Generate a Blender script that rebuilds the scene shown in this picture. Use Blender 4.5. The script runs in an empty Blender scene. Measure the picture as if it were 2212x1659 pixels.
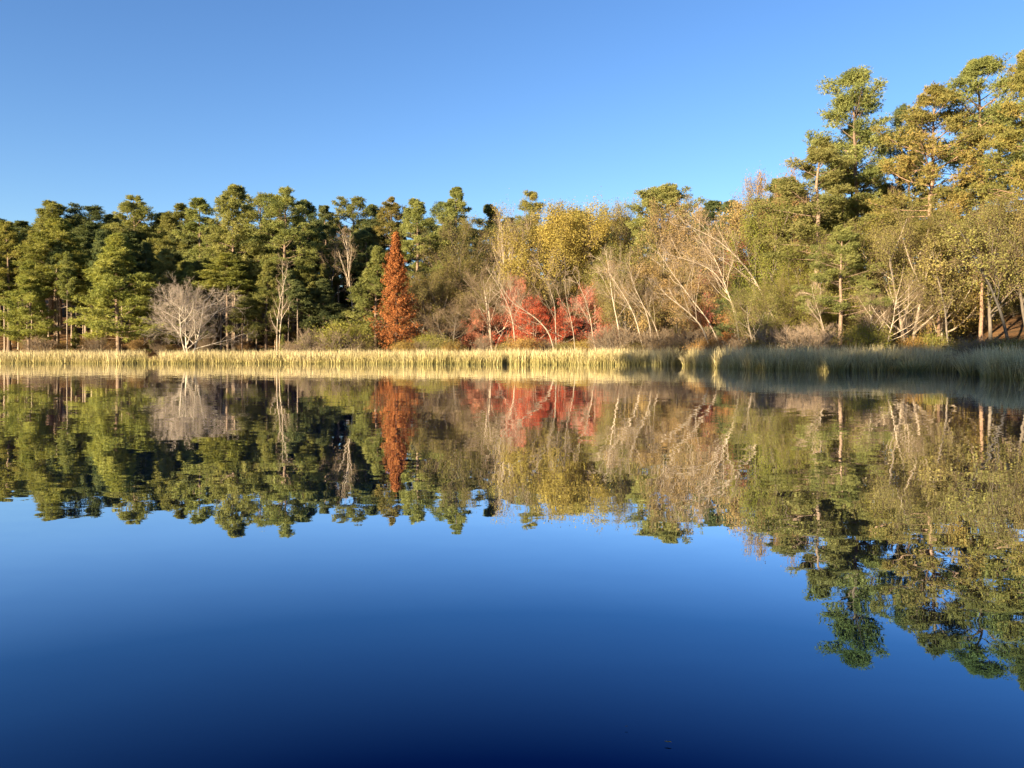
import bpy, math, numpy as np
from math import radians, sin, cos, pi
S = bpy.context.scene
COL = S.collection

# ------------------------------------------------------------------ camera, sky, sun, exposure
CAM_H = 1.6
F = 1659.0            # focal length in the picture units used below (photograph 2212 units wide)
U0, VH = 1106.0, 764.0
cam_d = bpy.data.cameras.new("camera"); cam = bpy.data.objects.new("camera", cam_d); COL.objects.link(cam)
cam.location = (0, 0, CAM_H); cam.rotation_euler = (radians(90), 0, 0)
cam_d.sensor_width = 36; cam_d.lens = 27.0
cam_d.shift_y = -(829.5 - VH) / 2212
cam_d.clip_start = 0.05; cam_d.clip_end = 5000
S.camera = cam

SUN_EL, SUN_AZ = 12.0, 44.0      # degrees; the sun stands behind the camera, this far round to its left
w = bpy.data.worlds.new("World"); S.world = w; w.use_nodes = True
nt = w.node_tree; nt.nodes.clear()
sky = nt.nodes.new("ShaderNodeTexSky"); sky.sky_type = 'NISHITA'; sky.sun_disc = False
sky.sun_elevation = radians(SUN_EL); sky.sun_rotation = radians(180 + SUN_AZ)
sky.altitude = 100; sky.air_density = 1.0; sky.dust_density = 0.4; sky.ozone_density = 3.0
bg = nt.nodes.new("ShaderNodeBackground"); bg.inputs[1].default_value = 0.063
out = nt.nodes.new("ShaderNodeOutputWorld")
hsv = nt.nodes.new("ShaderNodeHueSaturation"); hsv.inputs['Saturation'].default_value = 1.14; hsv.inputs['Hue'].default_value = 0.511
nt.links.new(sky.outputs[0], hsv.inputs['Color'])
nt.links.new(hsv.outputs[0], bg.inputs[0]); nt.links.new(bg.outputs[0], out.inputs[0])
sl = bpy.data.lights.new("sun", 'SUN'); sl.energy = 5.0; sl.angle = radians(0.6); sl.color = (1.0, 0.82, 0.55)
so = bpy.data.objects.new("sun", sl); COL.objects.link(so); so.location = (-60, -60, 60)
so.rotation_euler = (radians(90 - SUN_EL), 0, radians(-SUN_AZ))
S.view_settings.view_transform = 'Standard'; S.view_settings.look = 'None'
S.view_settings.exposure = 2.05; S.view_settings.gamma = 1.0
S.cycles.max_bounces = 5; S.cycles.diffuse_bounces = 2; S.cycles.glossy_bounces = 2
S.cycles.transmission_bounces = 3; S.cycles.transparent_max_bounces = 4
S.cycles.use_denoising = True

# ------------------------------------------------------------------ terrain functions
SH_T = np.array([-2600, -1200, -300, 0, 600, 1100, 1300, 1400, 1480, 1530, 1600, 1660, 1800, 2085, 2105, 2135, 2212, 2500, 3200, 6000], float)
SH_D = np.array([170, 150, 128, 126, 122, 114, 107, 105, 99, 90, 77, 72, 69, 67, 58, 48, 45.5, 40, 22, 8], float)
_th = np.arctan((SH_T - U0) / F)
_thr = np.concatenate([[-pi, radians(-150), radians(-110), radians(-95), radians(-84)], _th, [radians(88), radians(100), radians(120), pi]])
_rr = np.concatenate([[1.6, 1.8, 4.4, 18, 420], SH_D / np.cos(_th), [22, 9, 3.2, 1.6]])
_o = np.argsort(_thr); _thr, _rr = _thr[_o], _rr[_o]
def shore_r(th): return np.interp(th, _thr, _rr)
def shore_d(u): return np.interp(u, SH_T, SH_D)
def ground_z(x, y):
    x = np.asarray(x, float); y = np.asarray(y, float)
    th = np.arctan2(x, y); r = np.hypot(x, y); s = r - shore_r(th)
    right = np.clip((th - radians(8)) / radians(20), 0, 1)
    slope = 0.115 * (1 - right) + 0.06 * right
    q = np.clip(s - 8, 0, None) * np.clip((radians(115) - np.abs(th)) / radians(25), 0.05, 1)
    z = np.where(s < 5, np.maximum(-1.6, -0.25 + (s - 5) * 0.12), -0.25 + 0.12 * np.clip(s - 5, 0, 4)) + slope * 60 * (1 - np.exp(-q / 60)) + 32 * (1 - np.exp(-np.clip(q - 25, 0, None) / 170))
    z = z + 0.25 * np.sin(x * 0.31 + 1.3) * np.sin(y * 0.27) * np.clip((s - 8) / 20, 0, 1)
    return z
def at(u, d):
    x = (u - U0) * d / F
    return x, d, float(ground_z(x, d))

# ------------------------------------------------------------------ materials
def new_mat(name):
    m = bpy.data.materials.new(name); m.use_nodes = True; t = m.node_tree; t.nodes.clear()
    o = t.nodes.new("ShaderNodeOutputMaterial"); return m, t, o
def N(t, kind, **k):
    n = t.nodes.new("ShaderNode" + kind)
    for a, b in k.items(): setattr(n, a, b)
    return n
def ramp(t, stops):
    r = N(t, "ValToRGB"); e = r.color_ramp.elements
    while len(e) < len(stops): e.new(0.5)
    for i, (p, c) in enumerate(stops): e[i].position = p; e[i].color = (*c, 1)
    return r
def foliage(name, cols, trans=0.3, vary=0.12, hue=0.015, tcol=None):
    """three colours by the clump's own tone (attribute), a little shift from tree to tree"""
    m, t, o = new_mat(name); L = t.links.new
    a = N(t, "Attribute", attribute_name="tone"); r = ramp(t, [(i / (len(cols) - 1), c) for i, c in enumerate(cols)])
    L(a.outputs['Fac'], r.inputs[0])
    oi = N(t, "ObjectInfo"); h = N(t, "HueSaturation")
    m1 = N(t, "MapRange"); m1.inputs['To Min'].default_value = 1 - vary; m1.inputs['To Max'].default_value = 1 + vary * 0.8
    m2 = N(t, "MapRange"); m2.inputs['To Min'].default_value = 0.5 - hue; m2.inputs['To Max'].default_value = 0.5 + hue
    mm = N(t, "Math", operation='MULTIPLY'); mm.inputs[1].default_value = 7.31; fr = N(t, "Math", operation='FRACT')
    L(oi.outputs['Random'], m1.inputs[0]); L(oi.outputs['Random'], mm.inputs[0]); L(mm.outputs[0], fr.inputs[0]); L(fr.outputs[0], m2.inputs[0])
    L(r.outputs[0], h.inputs['Color']); L(m1.outputs[0], h.inputs['Value']); L(m2.outputs[0], h.inputs['Hue'])
    d = N(t, "BsdfDiffuse"); tr = N(t, "BsdfTranslucent"); g = N(t, "MixRGB", blend_type='MULTIPLY'); g.inputs[0].default_value = 1
    g.inputs[2].default_value = (*(tcol or (1.35, 1.25, 0.6)), 1)
    L(h.outputs[0], d.inputs[0]); L(h.outputs[0], g.inputs[1]); L(g.outputs[0], tr.inputs[0])
    mx = N(t, "MixShader"); mx.inputs[0].default_value = trans
    L(d.outputs[0], mx.inputs[1]); L(tr.outputs[0], mx.inputs[2]); L(mx.outputs[0], o.inputs[0])
    return m
def bark(name, c1, c2, scale=3.0, zs=0.3, bump=0.4):
    m, t, o = new_mat(name); L = t.links.new
    tc = N(t, "TexCoord"); mp = N(t, "Mapping"); mp.inputs['Scale'].default_value = (scale, scale, scale * zs)
    n = N(t, "TexNoise"); n.inputs['Scale'].default_value = 2.0; n.inputs['Detail'].default_value = 5; n.inputs['Roughness'].default_value = 0.7
    r = ramp(t, [(0.32, c1), (0.66, c2)]); p = N(t, "BsdfPrincipled"); p.inputs['Roughness'].default_value = 0.9
    p.inputs['Specular IOR Level'].default_value = 0.2
    oi = N(t, "ObjectInfo"); m1 = N(t, "MapRange"); m1.inputs['To Min'].default_value = 0.75; m1.inputs['To Max'].default_value = 1.2
    h = N(t, "HueSaturation"); L(oi.outputs['Random'], m1.inputs[0]); L(m1.outputs[0], h.inputs['Value'])
    L(tc.outputs['Object'], mp.inputs[0]); L(mp.outputs[0], n.inputs['Vector']); L(n.outputs['Fac'], r.inputs[0])
    L(r.outputs[0], h.inputs['Color']); L(h.outputs[0], p.inputs['Base Color'])
    b = N(t, "Bump"); b.inputs['Strength'].default_value = bump; b.inputs['Distance'].default_value = 0.05
    L(n.outputs['Fac'], b.inputs['Height']); L(b.outputs[0], p.inputs['Normal']); L(p.outputs[0], o.inputs[0])
    return m

M = {}
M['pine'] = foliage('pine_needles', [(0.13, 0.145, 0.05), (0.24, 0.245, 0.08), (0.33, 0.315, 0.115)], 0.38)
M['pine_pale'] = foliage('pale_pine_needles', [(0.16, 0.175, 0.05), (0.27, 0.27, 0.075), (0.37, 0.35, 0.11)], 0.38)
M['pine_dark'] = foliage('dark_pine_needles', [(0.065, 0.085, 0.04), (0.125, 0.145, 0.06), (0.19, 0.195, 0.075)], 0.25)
M['pine_gold'] = foliage('golden_pine_needles', [(0.12, 0.125, 0.04), (0.22, 0.205, 0.06), (0.32, 0.25, 0.075)], 0.30)
M['olive'] = foliage('olive_leaves', [(0.13, 0.12, 0.045), (0.22, 0.195, 0.065), (0.31, 0.265, 0.09)], 0.35)
M['green'] = foliage('green_leaves', [(0.12, 0.13, 0.032), (0.23, 0.225, 0.05), (0.33, 0.305, 0.07)], 0.4)
M['yellow'] = foliage('yellow_leaves', [(0.20, 0.17, 0.05), (0.33, 0.262, 0.068), (0.44, 0.34, 0.09)], 0.4)
M['amber'] = foliage('amber_leaves', [(0.22, 0.155, 0.055), (0.34, 0.225, 0.07), (0.43, 0.27, 0.08)], 0.35)
M['brown'] = foliage('brown_leaves', [(0.15, 0.10, 0.045), (0.24, 0.16, 0.07), (0.34, 0.225, 0.09)], 0.25)
M['rust'] = foliage('rust_needles', [(0.14, 0.05, 0.022), (0.28, 0.10, 0.036), (0.42, 0.17, 0.06)], 0.3, 0.05, 0.004, (1.3, 0.9, 0.6))
M['red'] = foliage('red_leaves', [(0.20, 0.04, 0.025), (0.42, 0.08, 0.045), (0.50, 0.15, 0.07)], 0.35, 0.08, 0.008, (1.4, 0.8, 0.6))
M['crimson'] = foliage('rose_red_leaves', [(0.24, 0.09, 0.065), (0.42, 0.15, 0.10), (0.50, 0.24, 0.15)], 0.35, 0.08, 0.008, (1.3, 0.8, 0.6))
M['orange'] = foliage('orange_leaves', [(0.22, 0.10, 0.045), (0.36, 0.155, 0.06), (0.45, 0.22, 0.08)], 0.35, 0.08, 0.008, (1.3, 0.9, 0.6))
M['twig'] = bark('grey_brown_twigs', (0.13, 0.092, 0.058), (0.26, 0.185, 0.115), 4, 0.3, 0.1)
M['twig_pale'] = bark('pale_twigs', (0.16, 0.115, 0.075), (0.30, 0.22, 0.15), 4, 0.3, 0.1)
M['bark_pale'] = bark('pale_smooth_bark', (0.20, 0.155, 0.11), (0.42, 0.34, 0.25), 1.5, 0.6, 0.15)
M['bark_pine'] = bark('pine_bark', (0.09, 0.06, 0.042), (0.25, 0.175, 0.12), 3, 0.35, 0.6)
M['bark_red'] = bark('red_plated_pine_bark', (0.12, 0.075, 0.05), (0.36, 0.23, 0.15), 2.4, 0.45, 0.8)
M['twig_white'] = bark('whitish_twigs', (0.28, 0.22, 0.17), (0.48, 0.39, 0.30), 4, 0.3, 0.1)
M['bark_white'] = bark('whitish_bark', (0.36, 0.30, 0.22), (0.62, 0.54, 0.42), 1.5, 0.6, 0.15)
M['bark_slim'] = bark('grey_tan_bark', (0.16, 0.12, 0.09), (0.40, 0.31, 0.22), 3, 0.35, 0.3)
M['bark_shade'] = bark('shade_darkened_bark', (0.045, 0.04, 0.035), (0.11, 0.095, 0.08), 3, 0.35, 0.4)  # shade on the leaning trunk is put into this bark colour
M['bark_grey'] = bark('grey_bark', (0.09, 0.075, 0.06), (0.20, 0.16, 0.12), 3, 0.3, 0.5)

# ------------------------------------------------------------------ mesh from arrays
def mesh_of(name, parts):
    """parts: list of (verts (n,3), faces (m,k), tone (n,) or None, material index, smooth)"""
    V, T, LV, LS, MI, SM = [], [], [], [], [], []; vo = 0; lo = 0
    for v, f, tone, mi, sm in parts:
        if not len(f): continue
        v = v.reshape(-1, 3); f = f.reshape(len(f), -1); k = f.shape[1]
        V.append(v); T.append(np.full(len(v), 0.5) if tone is None else tone)
        LV.append((f + vo).ravel()); LS.append(lo + np.arange(len(f)) * k); MI.append(np.full(len(f), mi)); SM.append(np.full(len(f), sm))
        vo += len(v); lo += f.size
    V = np.concatenate(V); T = np.concatenate(T); LV = np.concatenate(LV); LS = np.concatenate(LS); MI = np.concatenate(MI); SM = np.concatenate(SM)
    me = bpy.data.meshes.new(name)
    me.vertices.add(len(V)); me.vertices.foreach_set('co', V.astype(np.float32).ravel())
    me.loops.add(len(LV)); me.loops.foreach_set('vertex_index', LV.astype(np.int32))
    me.polygons.add(len(LS)); me.polygons.foreach_set('loop_start', LS.astype(np.int32))
    me.polygons.foreach_set('material_index', MI.astype(np.int32)); me.polygons.foreach_set('use_smooth', SM.astype(bool))
    at_ = me.attributes.new('tone', 'FLOAT', 'POINT'); at_.data.foreach_set('value', T.astype(np.float32))
    me.update(calc_edges=True)
    return me
def norm(a): return a / np.maximum(np.linalg.norm(a, axis=-1, keepdims=True), 1e-9)
def tubes(P, R, n):
    """polylines P (N,K,3), radii R (N,K) -> quads"""
    Nn, K, _ = P.shape
    T = np.empty_like(P); T[:, 1:-1] = P[:, 2:] - P[:, :-2]; T[:, 0] = P[:, 1] - P[:, 0]; T[:, -1] = P[:, -1] - P[:, -2]
    T = norm(T); ref = np.where(np.abs(T[:, :1, 2:3]) > 0.9, np.array([1., 0, 0]), np.array([0, 0, 1.]))
    ref = np.broadcast_to(ref, T.shape)
    A = norm(np.cross(T, ref)); B = np.cross(T, A)
    a = np.arange(n) * 2 * pi / n
    ring = P[:, :, None] + R[:, :, None, None] * (A[:, :, None] * np.cos(a)[:, None] + B[:, :, None] * np.sin(a)[:, None])
    idx = np.arange(Nn * K * n).reshape(Nn, K, n)
    q = np.stack([idx[:, :-1], np.roll(idx[:, :-1], -1, 2), np.roll(idx[:, 1:], -1, 2), idx[:, 1:]], -1).reshape(-1, 4)
    return ring.reshape(-1, 3), q
def along(P, i, t):
    K = P.shape[1]; f = np.clip(t * (K - 1), 0, K - 1.001); k = f.astype(int); w_ = (f - k)[:, None]
    return P[i, k] * (1 - w_) + P[i, k + 1] * w_, norm(P[i, k + 1] - P[i, k])
def walk(rng, p0, dirs, L, K, trop, wig):
    """polylines from p0 along dirs, bending towards trop (vector) with random wiggle"""
    P = [p0]; d = norm(dirs); step = (L / (K - 1))[:, None]; trop = np.asarray(trop, float)
    for k in range(K - 1):
        P.append(P[-1] + d * step); d = norm(d + trop / (K - 1) + rng.normal(0, wig, d.shape))
    return np.stack(P, 1)
def shoots(rng, P, R, Lp, m, t0, t1, ang, angj, lf, K, trop, wig, rr, tip=0.35, flat=0.0, lmin=0.0):
    """m shoots off every polyline; returns their P, R, L and parent index"""
    Nn = len(P); i = np.repeat(np.arange(Nn), m)
    t = t0 + (t1 - t0) * ((np.tile(np.arange(m), Nn) + rng.random(Nn * m)) / m)
    p, T = along(P, i, t)
    rnd = rng.normal(size=T.shape); rnd[:, 2] *= (1 - flat)
    side = norm(rnd - (rnd * T).sum(-1, keepdims=True) * T)
    a = np.radians(ang + rng.normal(0, angj, len(t)))[:, None]
    d = np.cos(a) * T + np.sin(a) * side
    L = np.maximum(Lp[i] * lf(t) * rng.uniform(0.7, 1.25, len(t)), lmin)
    Rt = np.interp(t, [0, 1], [1, tip]) * R[i, 0] * rr
    Rt = np.minimum(Rt, L * 0.05)
    PP = walk(rng, p, d, L, K, trop, wig)
    RR = Rt[:, None] * np.linspace(1, tip, K)[None]
    return PP, RR, L, i

# leaf-sized faces --------------------------------------------------
def leaves(rng, C, out, size, tone, spread=0.6, aspect=0.6):
    """one leaf-shaped quad at each C facing roughly along out"""
    n = norm(out + rng.normal(0, spread, C.shape)); r = rng.normal(size=C.shape)
    a = norm(np.cross(n, r)); b = np.cross(n, a); s = (size * rng.uniform(0.6, 1.35, len(C)))[:, None]
    v = np.stack([C - a * s, C + b * s * aspect, C + a * s, C - b * s * aspect], 1)
    return v.reshape(-1, 3), np.arange(len(C) * 4).reshape(-1, 4), np.repeat(tone, 4)
def needles(rng, C, out, ln, wd, m, tone):
    """m narrow triangles fanning from each C, mostly upwards and outwards"""
    C = np.repeat(C, m, 0); o = np.repeat(out, m, 0); tone = np.repeat(tone, m)
    d = norm(o * 0.55 + rng.normal(0, 0.7, C.shape) + np.array([0, 0, 0.25]))
    nn = norm(o + np.array([0, 0, 0.25]) + rng.normal(0, 0.35, C.shape))
    s = norm(np.cross(d, nn)) * wd * 0.5
    l = (ln * rng.uniform(0.6, 1.25, len(C)))[:, None]
    v = np.stack([C - s, C + s, C + d * l], 1)
    return v.reshape(-1, 3), np.arange(len(C) * 3).reshape(-1, 3), np.repeat(tone, 3)

# ------------------------------------------------------------------ tree meshes: each returns (trunk mesh, crown mesh, height, width)
PROTO = {}
def finish(key, wood, crown, H, W):
    PROTO[key] = (mesh_of(key + '_trunk', wood), mesh_of(key + '_crown', crown), H, W); return PROTO[key]
def pine(key, seed, H=28, cb=0.45, R=4.5, nb=60, r0=None, top='cone', tufts=13, m=5, sec=6, puff=0.85, ln=0.42, wd=0.11, bend=0.3, stubs=8, gap=0.0):
    rng = np.random.default_rng(seed); r0 = r0 or H * 0.0105
    K = 16; zz = np.linspace(0, 1, K); off = np.cumsum(rng.normal(0, bend / 4, (K, 2)), 0); off -= off[:1]; off *= zz[:, None]
    T = np.concatenate([off, (zz * H)[:, None]], 1)[None]; TR = (r0 * (1 - zz) ** 0.8 + 0.03)[None]; TR[0, 0] *= 1.35
    tv, tf = tubes(T, TR, 8); wood = [(tv, tf, None, 0, True)]
    f = (np.arange(nb) + rng.random(nb)) / nb
    if gap: f = f[(np.sin(f * 19 + seed) + rng.normal(0, 0.5, nb)) > -1 + gap]
    n = len(f); t = cb + (0.985 - cb) * f
    if top == 'cone': prof = (1 - f) ** 0.62 * (0.6 + 0.4 * np.clip(f * 5, 0, 1)) + 0.1
    elif top == 'round': prof = np.sqrt(np.clip(1 - (1.9 * f - 1.0) ** 2, 0.03, 1)) * 0.9 + 0.14
    elif top == 'oval': prof = np.sin(pi * (0.12 + 0.86 * f)) ** 0.75
    else: prof = (1 - f) ** 0.9 + 0.04                      # young: full cone
    Lb = R * prof * rng.uniform(0.6, 1.22, n); az = np.arange(n) * 2.399 + rng.normal(0, 0.4, n)
    el = np.radians(np.interp(f, [0, 0.5, 1], [-2, 18, 58]) + rng.normal(0, 9, n))
    d = np.stack([np.cos(az) * np.cos(el), np.sin(az) * np.cos(el), np.sin(el)], 1)
    p, _ = along(T, np.zeros(n, int), t)
    B = walk(rng, p, d, Lb, 6, (0, 0, 0.38), 0.08); BR = np.clip(Lb * 0.016, 0.02, 0.14)[:, None] * np.linspace(1, 0.3, 6)
    wood.append((*tubes(B, BR, 4), None, 0, True))
    if stubs:
        ns = stubs; ts = rng.uniform(max(0.05, cb - 0.28), max(cb, 0.08), ns); ps, _ = along(T, np.zeros(ns, int), ts); a2 = rng.uniform(0, 2 * pi, ns)
        ds = np.stack([np.cos(a2), np.sin(a2), rng.uniform(-0.3, 0.3, ns)], 1); Ls = rng.uniform(0.6, 2.4, ns)
        wood.append((*tubes(walk(rng, ps, ds, Ls, 4, (0, 0, -0.1), 0.15), np.full((ns, 4), 0.03) * np.linspace(1, .4, 4), 3), None, 0, True))
    SP, SR, SL, si = shoots(rng, B, BR, Lb, sec, 0.30, 0.97, 46, 12, lambda t_: 0.42 * (1.25 - t_), 4, (0, 0, 0.5), 0.1, 0.6, flat=0.75, lmin=0.5)
    wood.append((*tubes(SP, np.clip(SR, 0.012, 0.05), 3), None, 0, True))
    C = np.concatenate([SP[:, -1], SP[:, 2], B[:, -1], B[:, 4]]); ax = np.concatenate([T[0, :, :2][np.minimum((t * (K - 1)).astype(int), K - 1)]])
    par = np.concatenate([si, si, np.arange(n), np.arange(n)])
    C = np.concatenate([C, T[0, -1:][None].reshape(-1, 3)]); par = np.append(par, n - 1)
    bt = rng.random(n); ct = np.clip(bt[par] * 0.55 + rng.random(len(C)) * 0.45, 0, 1)     # clump tone
    size = puff * rng.uniform(0.6, 1.15, len(C)) * np.clip(Lb[par] / (R * 0.55), 0.5, 1.1)
    C = np.repeat(C, tufts, 0); size = np.repeat(size, tufts)[:, None]; ct = np.repeat(ct, tufts)
    o = norm(rng.normal(size=C.shape)); rad = rng.random((len(C), 1)) ** 0.45
    C = C + o * rad * size * np.array([1, 1, 0.58]); tn = np.clip(ct + rng.normal(0, 0.12, len(C)), 0, 1)
    nv, nf, ntn = needles(rng, C, o, ln, wd, m, tn)
    return finish(key, wood, [(nv, nf, ntn, 0, False)], H + 0.7, 2 * R)

def broad(key, seed, H=16, W=12, stems=1, cb=0.25, l1=12, l2=6, l3=5, l4=3, leaf=8, lsize=0.14, ang=45, up=0.5, r0=0.22, lean=(0, 0), spread=0.35, twigs=True, layer=0.0, stem_ang=12, clump=0.0, dome=False):
    """broadleaf tree with four orders of branches; leaf = leaves per last shoot (0: bare)"""
    rng = np.random.default_rng(seed)
    a = np.arange(stems) * 2 * pi / stems + rng.uniform(0, 6) ; k = np.tan(np.radians(stem_ang)) if stems > 1 else 0.05
    d0 = np.stack([np.cos(a) * k + lean[0], np.sin(a) * k + lean[1], np.ones(stems)], 1)
    p0 = np.stack([np.cos(a) * 0.15 * (stems > 1), np.sin(a) * 0.15 * (stems > 1), np.zeros(stems)], 1)
    L0 = H * 0.86 * rng.uniform(0.8, 1.0, stems)
    T = walk(rng, p0, d0, L0, 12, (-lean[0] * 0.4, -lean[1] * 0.4, 0.25), 0.05)
    TR = (r0 * np.linspace(1, 0.12, 12) ** 0.9)[None] * np.ones((stems, 1)); TR[:, 0] *= 1.3
    wood = [(*tubes(T, TR, 8), None, 0, True)]
    P1, R1, L1, i1 = shoots(rng, T, TR, L0, l1, cb, 0.98, ang, 9, (lambda t: W / H * 0.66 * np.sqrt(np.clip(1 - ((t - 0.42) / 0.60) ** 2, 0.05, 1))) if dome else (lambda t: W / H * 0.62 * (1.15 - 0.75 * np.abs(t - 0.42) * 1.3)), 8, (0, 0, up), 0.09, 0.45, flat=layer)
    P2, R2, L2, i2 = shoots(rng, P1, R1, L1, l2, 0.25, 1, 38, 12, lambda t: 0.50 * (1.2 - 0.6 * t), 6, (0, 0, up * 0.6), 0.11, 0.5, flat=layer)
    wood += [(*tubes(P1, np.maximum(R1, 0.016), 6), None, 0, True)]
    P3, R3, L3, i3 = shoots(rng, P2, R2, L2, l3, 0.2, 1, 38, 14, lambda t: 0.52 * (1.2 - 0.5 * t), 4, (0, 0, up * 0.4), 0.12, 0.7, flat=layer)
    tw = [(*tubes(P2, np.maximum(R2, 0.010), 4), None, 0, True), (*tubes(P3, np.clip(R3, 0.007, 0.02), 3), None, 0, True)]
    last, li = P3, i3
    if l4:
        P4, R4, L4, i4 = shoots(rng, P3, R3, L3, l4, 0.2, 1, 36, 14, lambda t: 0.6 + 0 * t, 3, (0, 0, up * 0.3), 0.12, 0.8, flat=layer)
        tw.append((*tubes(P4, np.clip(R4, 0.006, 0.012), 3), None, 0, True)); last, li = P4, i3[i4]
    if leaf:
        n = len(last); ct1 = rng.random(len(P1)); ct2 = rng.random(len(P2)); keep = np.ones(n, bool)
        if clump: keep = rng.random(n) < (1 - clump * (ct2[li] > 0.5))
        last, li = last[keep], li[keep]; n = len(last)
        t = rng.random(n * leaf); idx = np.repeat(np.arange(n), leaf); c, _ = along(last, idx, t)
        c = c + rng.normal(0, spread, c.shape) * np.array([1, 1, 1 - layer * 0.6])
        ctr = np.array([T[:, 6, 0].mean(), T[:, 6, 1].mean(), H * 0.5]); o = norm((c - ctr) * np.array([1, 1, 1]) ) + np.array([0, 0, 0.3])
        tone = np.clip(0.45 * ct1[i2[li]][idx] + 0.3 * ct2[li][idx] + 0.3 * rng.random(len(c)), 0, 1)
        v, f, tt = leaves(rng, c, o, lsize, tone, 0.9); tw.append((v, f, tt, 1, False))
    allp = P3.reshape(-1, 3); wd = np.percentile(allp[:, 0], 98.5) - np.percentile(allp[:, 0], 1.5); ht = np.percentile(allp[:, 2], 99.93)
    return finish(key, wood, tw, ht, wd)

def cypress(key, seed, H=20, R=4.3):
    """feathery cone of many short rising branches"""
    rng = np.random.default_rng(seed); K = 12; zz = np.linspace(0, 1, K)
    T = np.stack([0.1 * np.sin(zz * 5), 0 * zz, zz * H], 1)[None]; TR = (0.28 * (1 - zz) + 0.03)[None]
    n = 190; f = (np.arange(n) + rng.random(n)) / n; f = f ** 1.08; t = 0.02 + 0.975 * f
    az = np.arange(n) * 2.399; el = np.radians(np.interp(f, [0, 1], [2, 55]) + rng.normal(0, 8, n))
    prof = np.interp(f, [0, 0.08, 0.25, 0.4, 0.55, 0.75, 0.9, 1], [0.95, 1.0, 0.93, 0.66, 0.62, 0.42, 0.2, 0.05])
    L = R * prof * rng.uniform(0.72, 1.12, n) * (1 + 0.12 * np.sin(az * 1.0 + f * 23))
    d = np.stack([np.cos(az) * np.cos(el), np.sin(az) * np.cos(el), np.sin(el)], 1); p, _ = along(T, np.zeros(n, int), t)
    B = walk(rng, p, d, L, 6, (0, 0, 0.25), 0.07); BR = np.clip(L * 0.012, 0.012, 0.07)[:, None] * np.linspace(1, 0.3, 6)
    wood = [(*tubes(T, TR, 8), None, 0, True), (*tubes(B, BR, 4), None, 0, True)]
    P2, R2, L2, i2 = shoots(rng, B, BR, L, 12, 0.15, 1, 48, 12, lambda t_: 0.38 * (1.2 - 0.7 * t_), 4, (0, 0, -0.25), 0.1, 0.5, flat=0.5, lmin=0.25)
    tw = [(*tubes(P2, np.clip(R2, 0.006, 0.02), 3), None, 0, True)]
    m = 10; idx = np.repeat(np.arange(len(P2)), m); c, _ = along(P2, idx, rng.random(len(idx))); c = c + rng.normal(0, 0.15, c.shape)
    bt = rng.random(n); tone = np.clip(0.5 * bt[i2][idx] + 0.5 * rng.random(len(idx)) , 0, 1)
    o = norm(c * np.array([1, 1, 0])) + np.array([0, 0, 0.25]); v, fq, tt = leaves(rng, c, o, 0.15, tone, 0.7, 0.45); tw.append((v, fq, tt, 1, False))
    return finish(key, wood, tw, H, 2 * R)

def trunk_path(key, seed, pts, r0, l1=10, l2=5, l3=5, l4=2, cb=0.35, ang=38, up=0.5, lf=0.4, leaf=0, lsize=0.13, spread=0.25, tip=0.15, ends=8):
    """a tree whose stem follows given points (metres from its foot)"""
    rng = np.random.default_rng(seed); pts = np.array(pts, float); s = np.concatenate([[0], np.cumsum(np.linalg.norm(np.diff(pts, axis=0), axis=1))])
    K = 14; q = np.linspace(0, s[-1], K); T = np.stack([np.interp(q, s, pts[:, j]) for j in range(3)], 1)
    T[1:-1] += rng.normal(0, 0.05, (K - 2, 3)); T[1:-1] = 0.25 * T[:-2] + 0.5 * T[1:-1] + 0.25 * T[2:]
    T = T[None]; TR = (r0 * np.linspace(1, tip, K))[None]; L0 = np.array([s[-1]])
    P1, R1, L1, i1 = shoots(rng, T, TR, L0, l1, cb, 1.0, ang, 12, lambda t: lf * (1.25 - t), 8, (0, 0, up), 0.10, 0.36, tip=0.3)
    P2, R2, L2, i2 = shoots(rng, P1, R1, L1, l2, 0.2, 1, 36, 12, lambda t: 0.5 * (1.2 - 0.6 * t), 6, (0, 0, up * 0.6), 0.12, 0.6)
    P3, R3, L3, i3 = shoots(rng, P2, R2, L2, l3, 0.15, 1, 36, 12, lambda t: 0.55 * (1.2 - 0.5 * t), 4, (0, 0, up * 0.4), 0.12, 0.7)
    wood = [(*tubes(T, TR, 8), None, 0, True), (*tubes(P1, np.maximum(R1, 0.02), 6), None, 0, True)]
    tw = [(*tubes(P2, np.maximum(R2, 0.012), 4), None, 0, True), (*tubes(P3, np.clip(R3, 0.007, 0.02), 3), None, 0, True)]; last, li = P3, i3
    if l4:
        P4, R4, L4, i4 = shoots(rng, P3, R3, L3, l4, 0.15, 1, 36, 12, lambda t: 0.6 + 0 * t, 3, (0, 0, up * 0.3), 0.12, 0.8)
        tw.append((*tubes(P4, np.clip(R4, 0.005, 0.012), 3), None, 0, True)); last, li = P4, i3[i4]
    if leaf:
        idx = np.repeat(np.arange(len(last)), leaf); c, _ = along(last, idx, rng.random(len(idx))); c = c + rng.normal(0, spread, c.shape)
        ct = rng.random(len(P1)); tone = np.clip(0.6 * ct[i2[li]][idx] + 0.4 * rng.random(len(c)), 0, 1)
        v, f, tt = leaves(rng, c, norm(c - T[0, 7]) + np.array([0, 0, 0.3]), lsize, tone, 0.9); tw.append((v, f, tt, 1, False))
    return finish(key, wood, tw, 1.0, 1.0)

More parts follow.
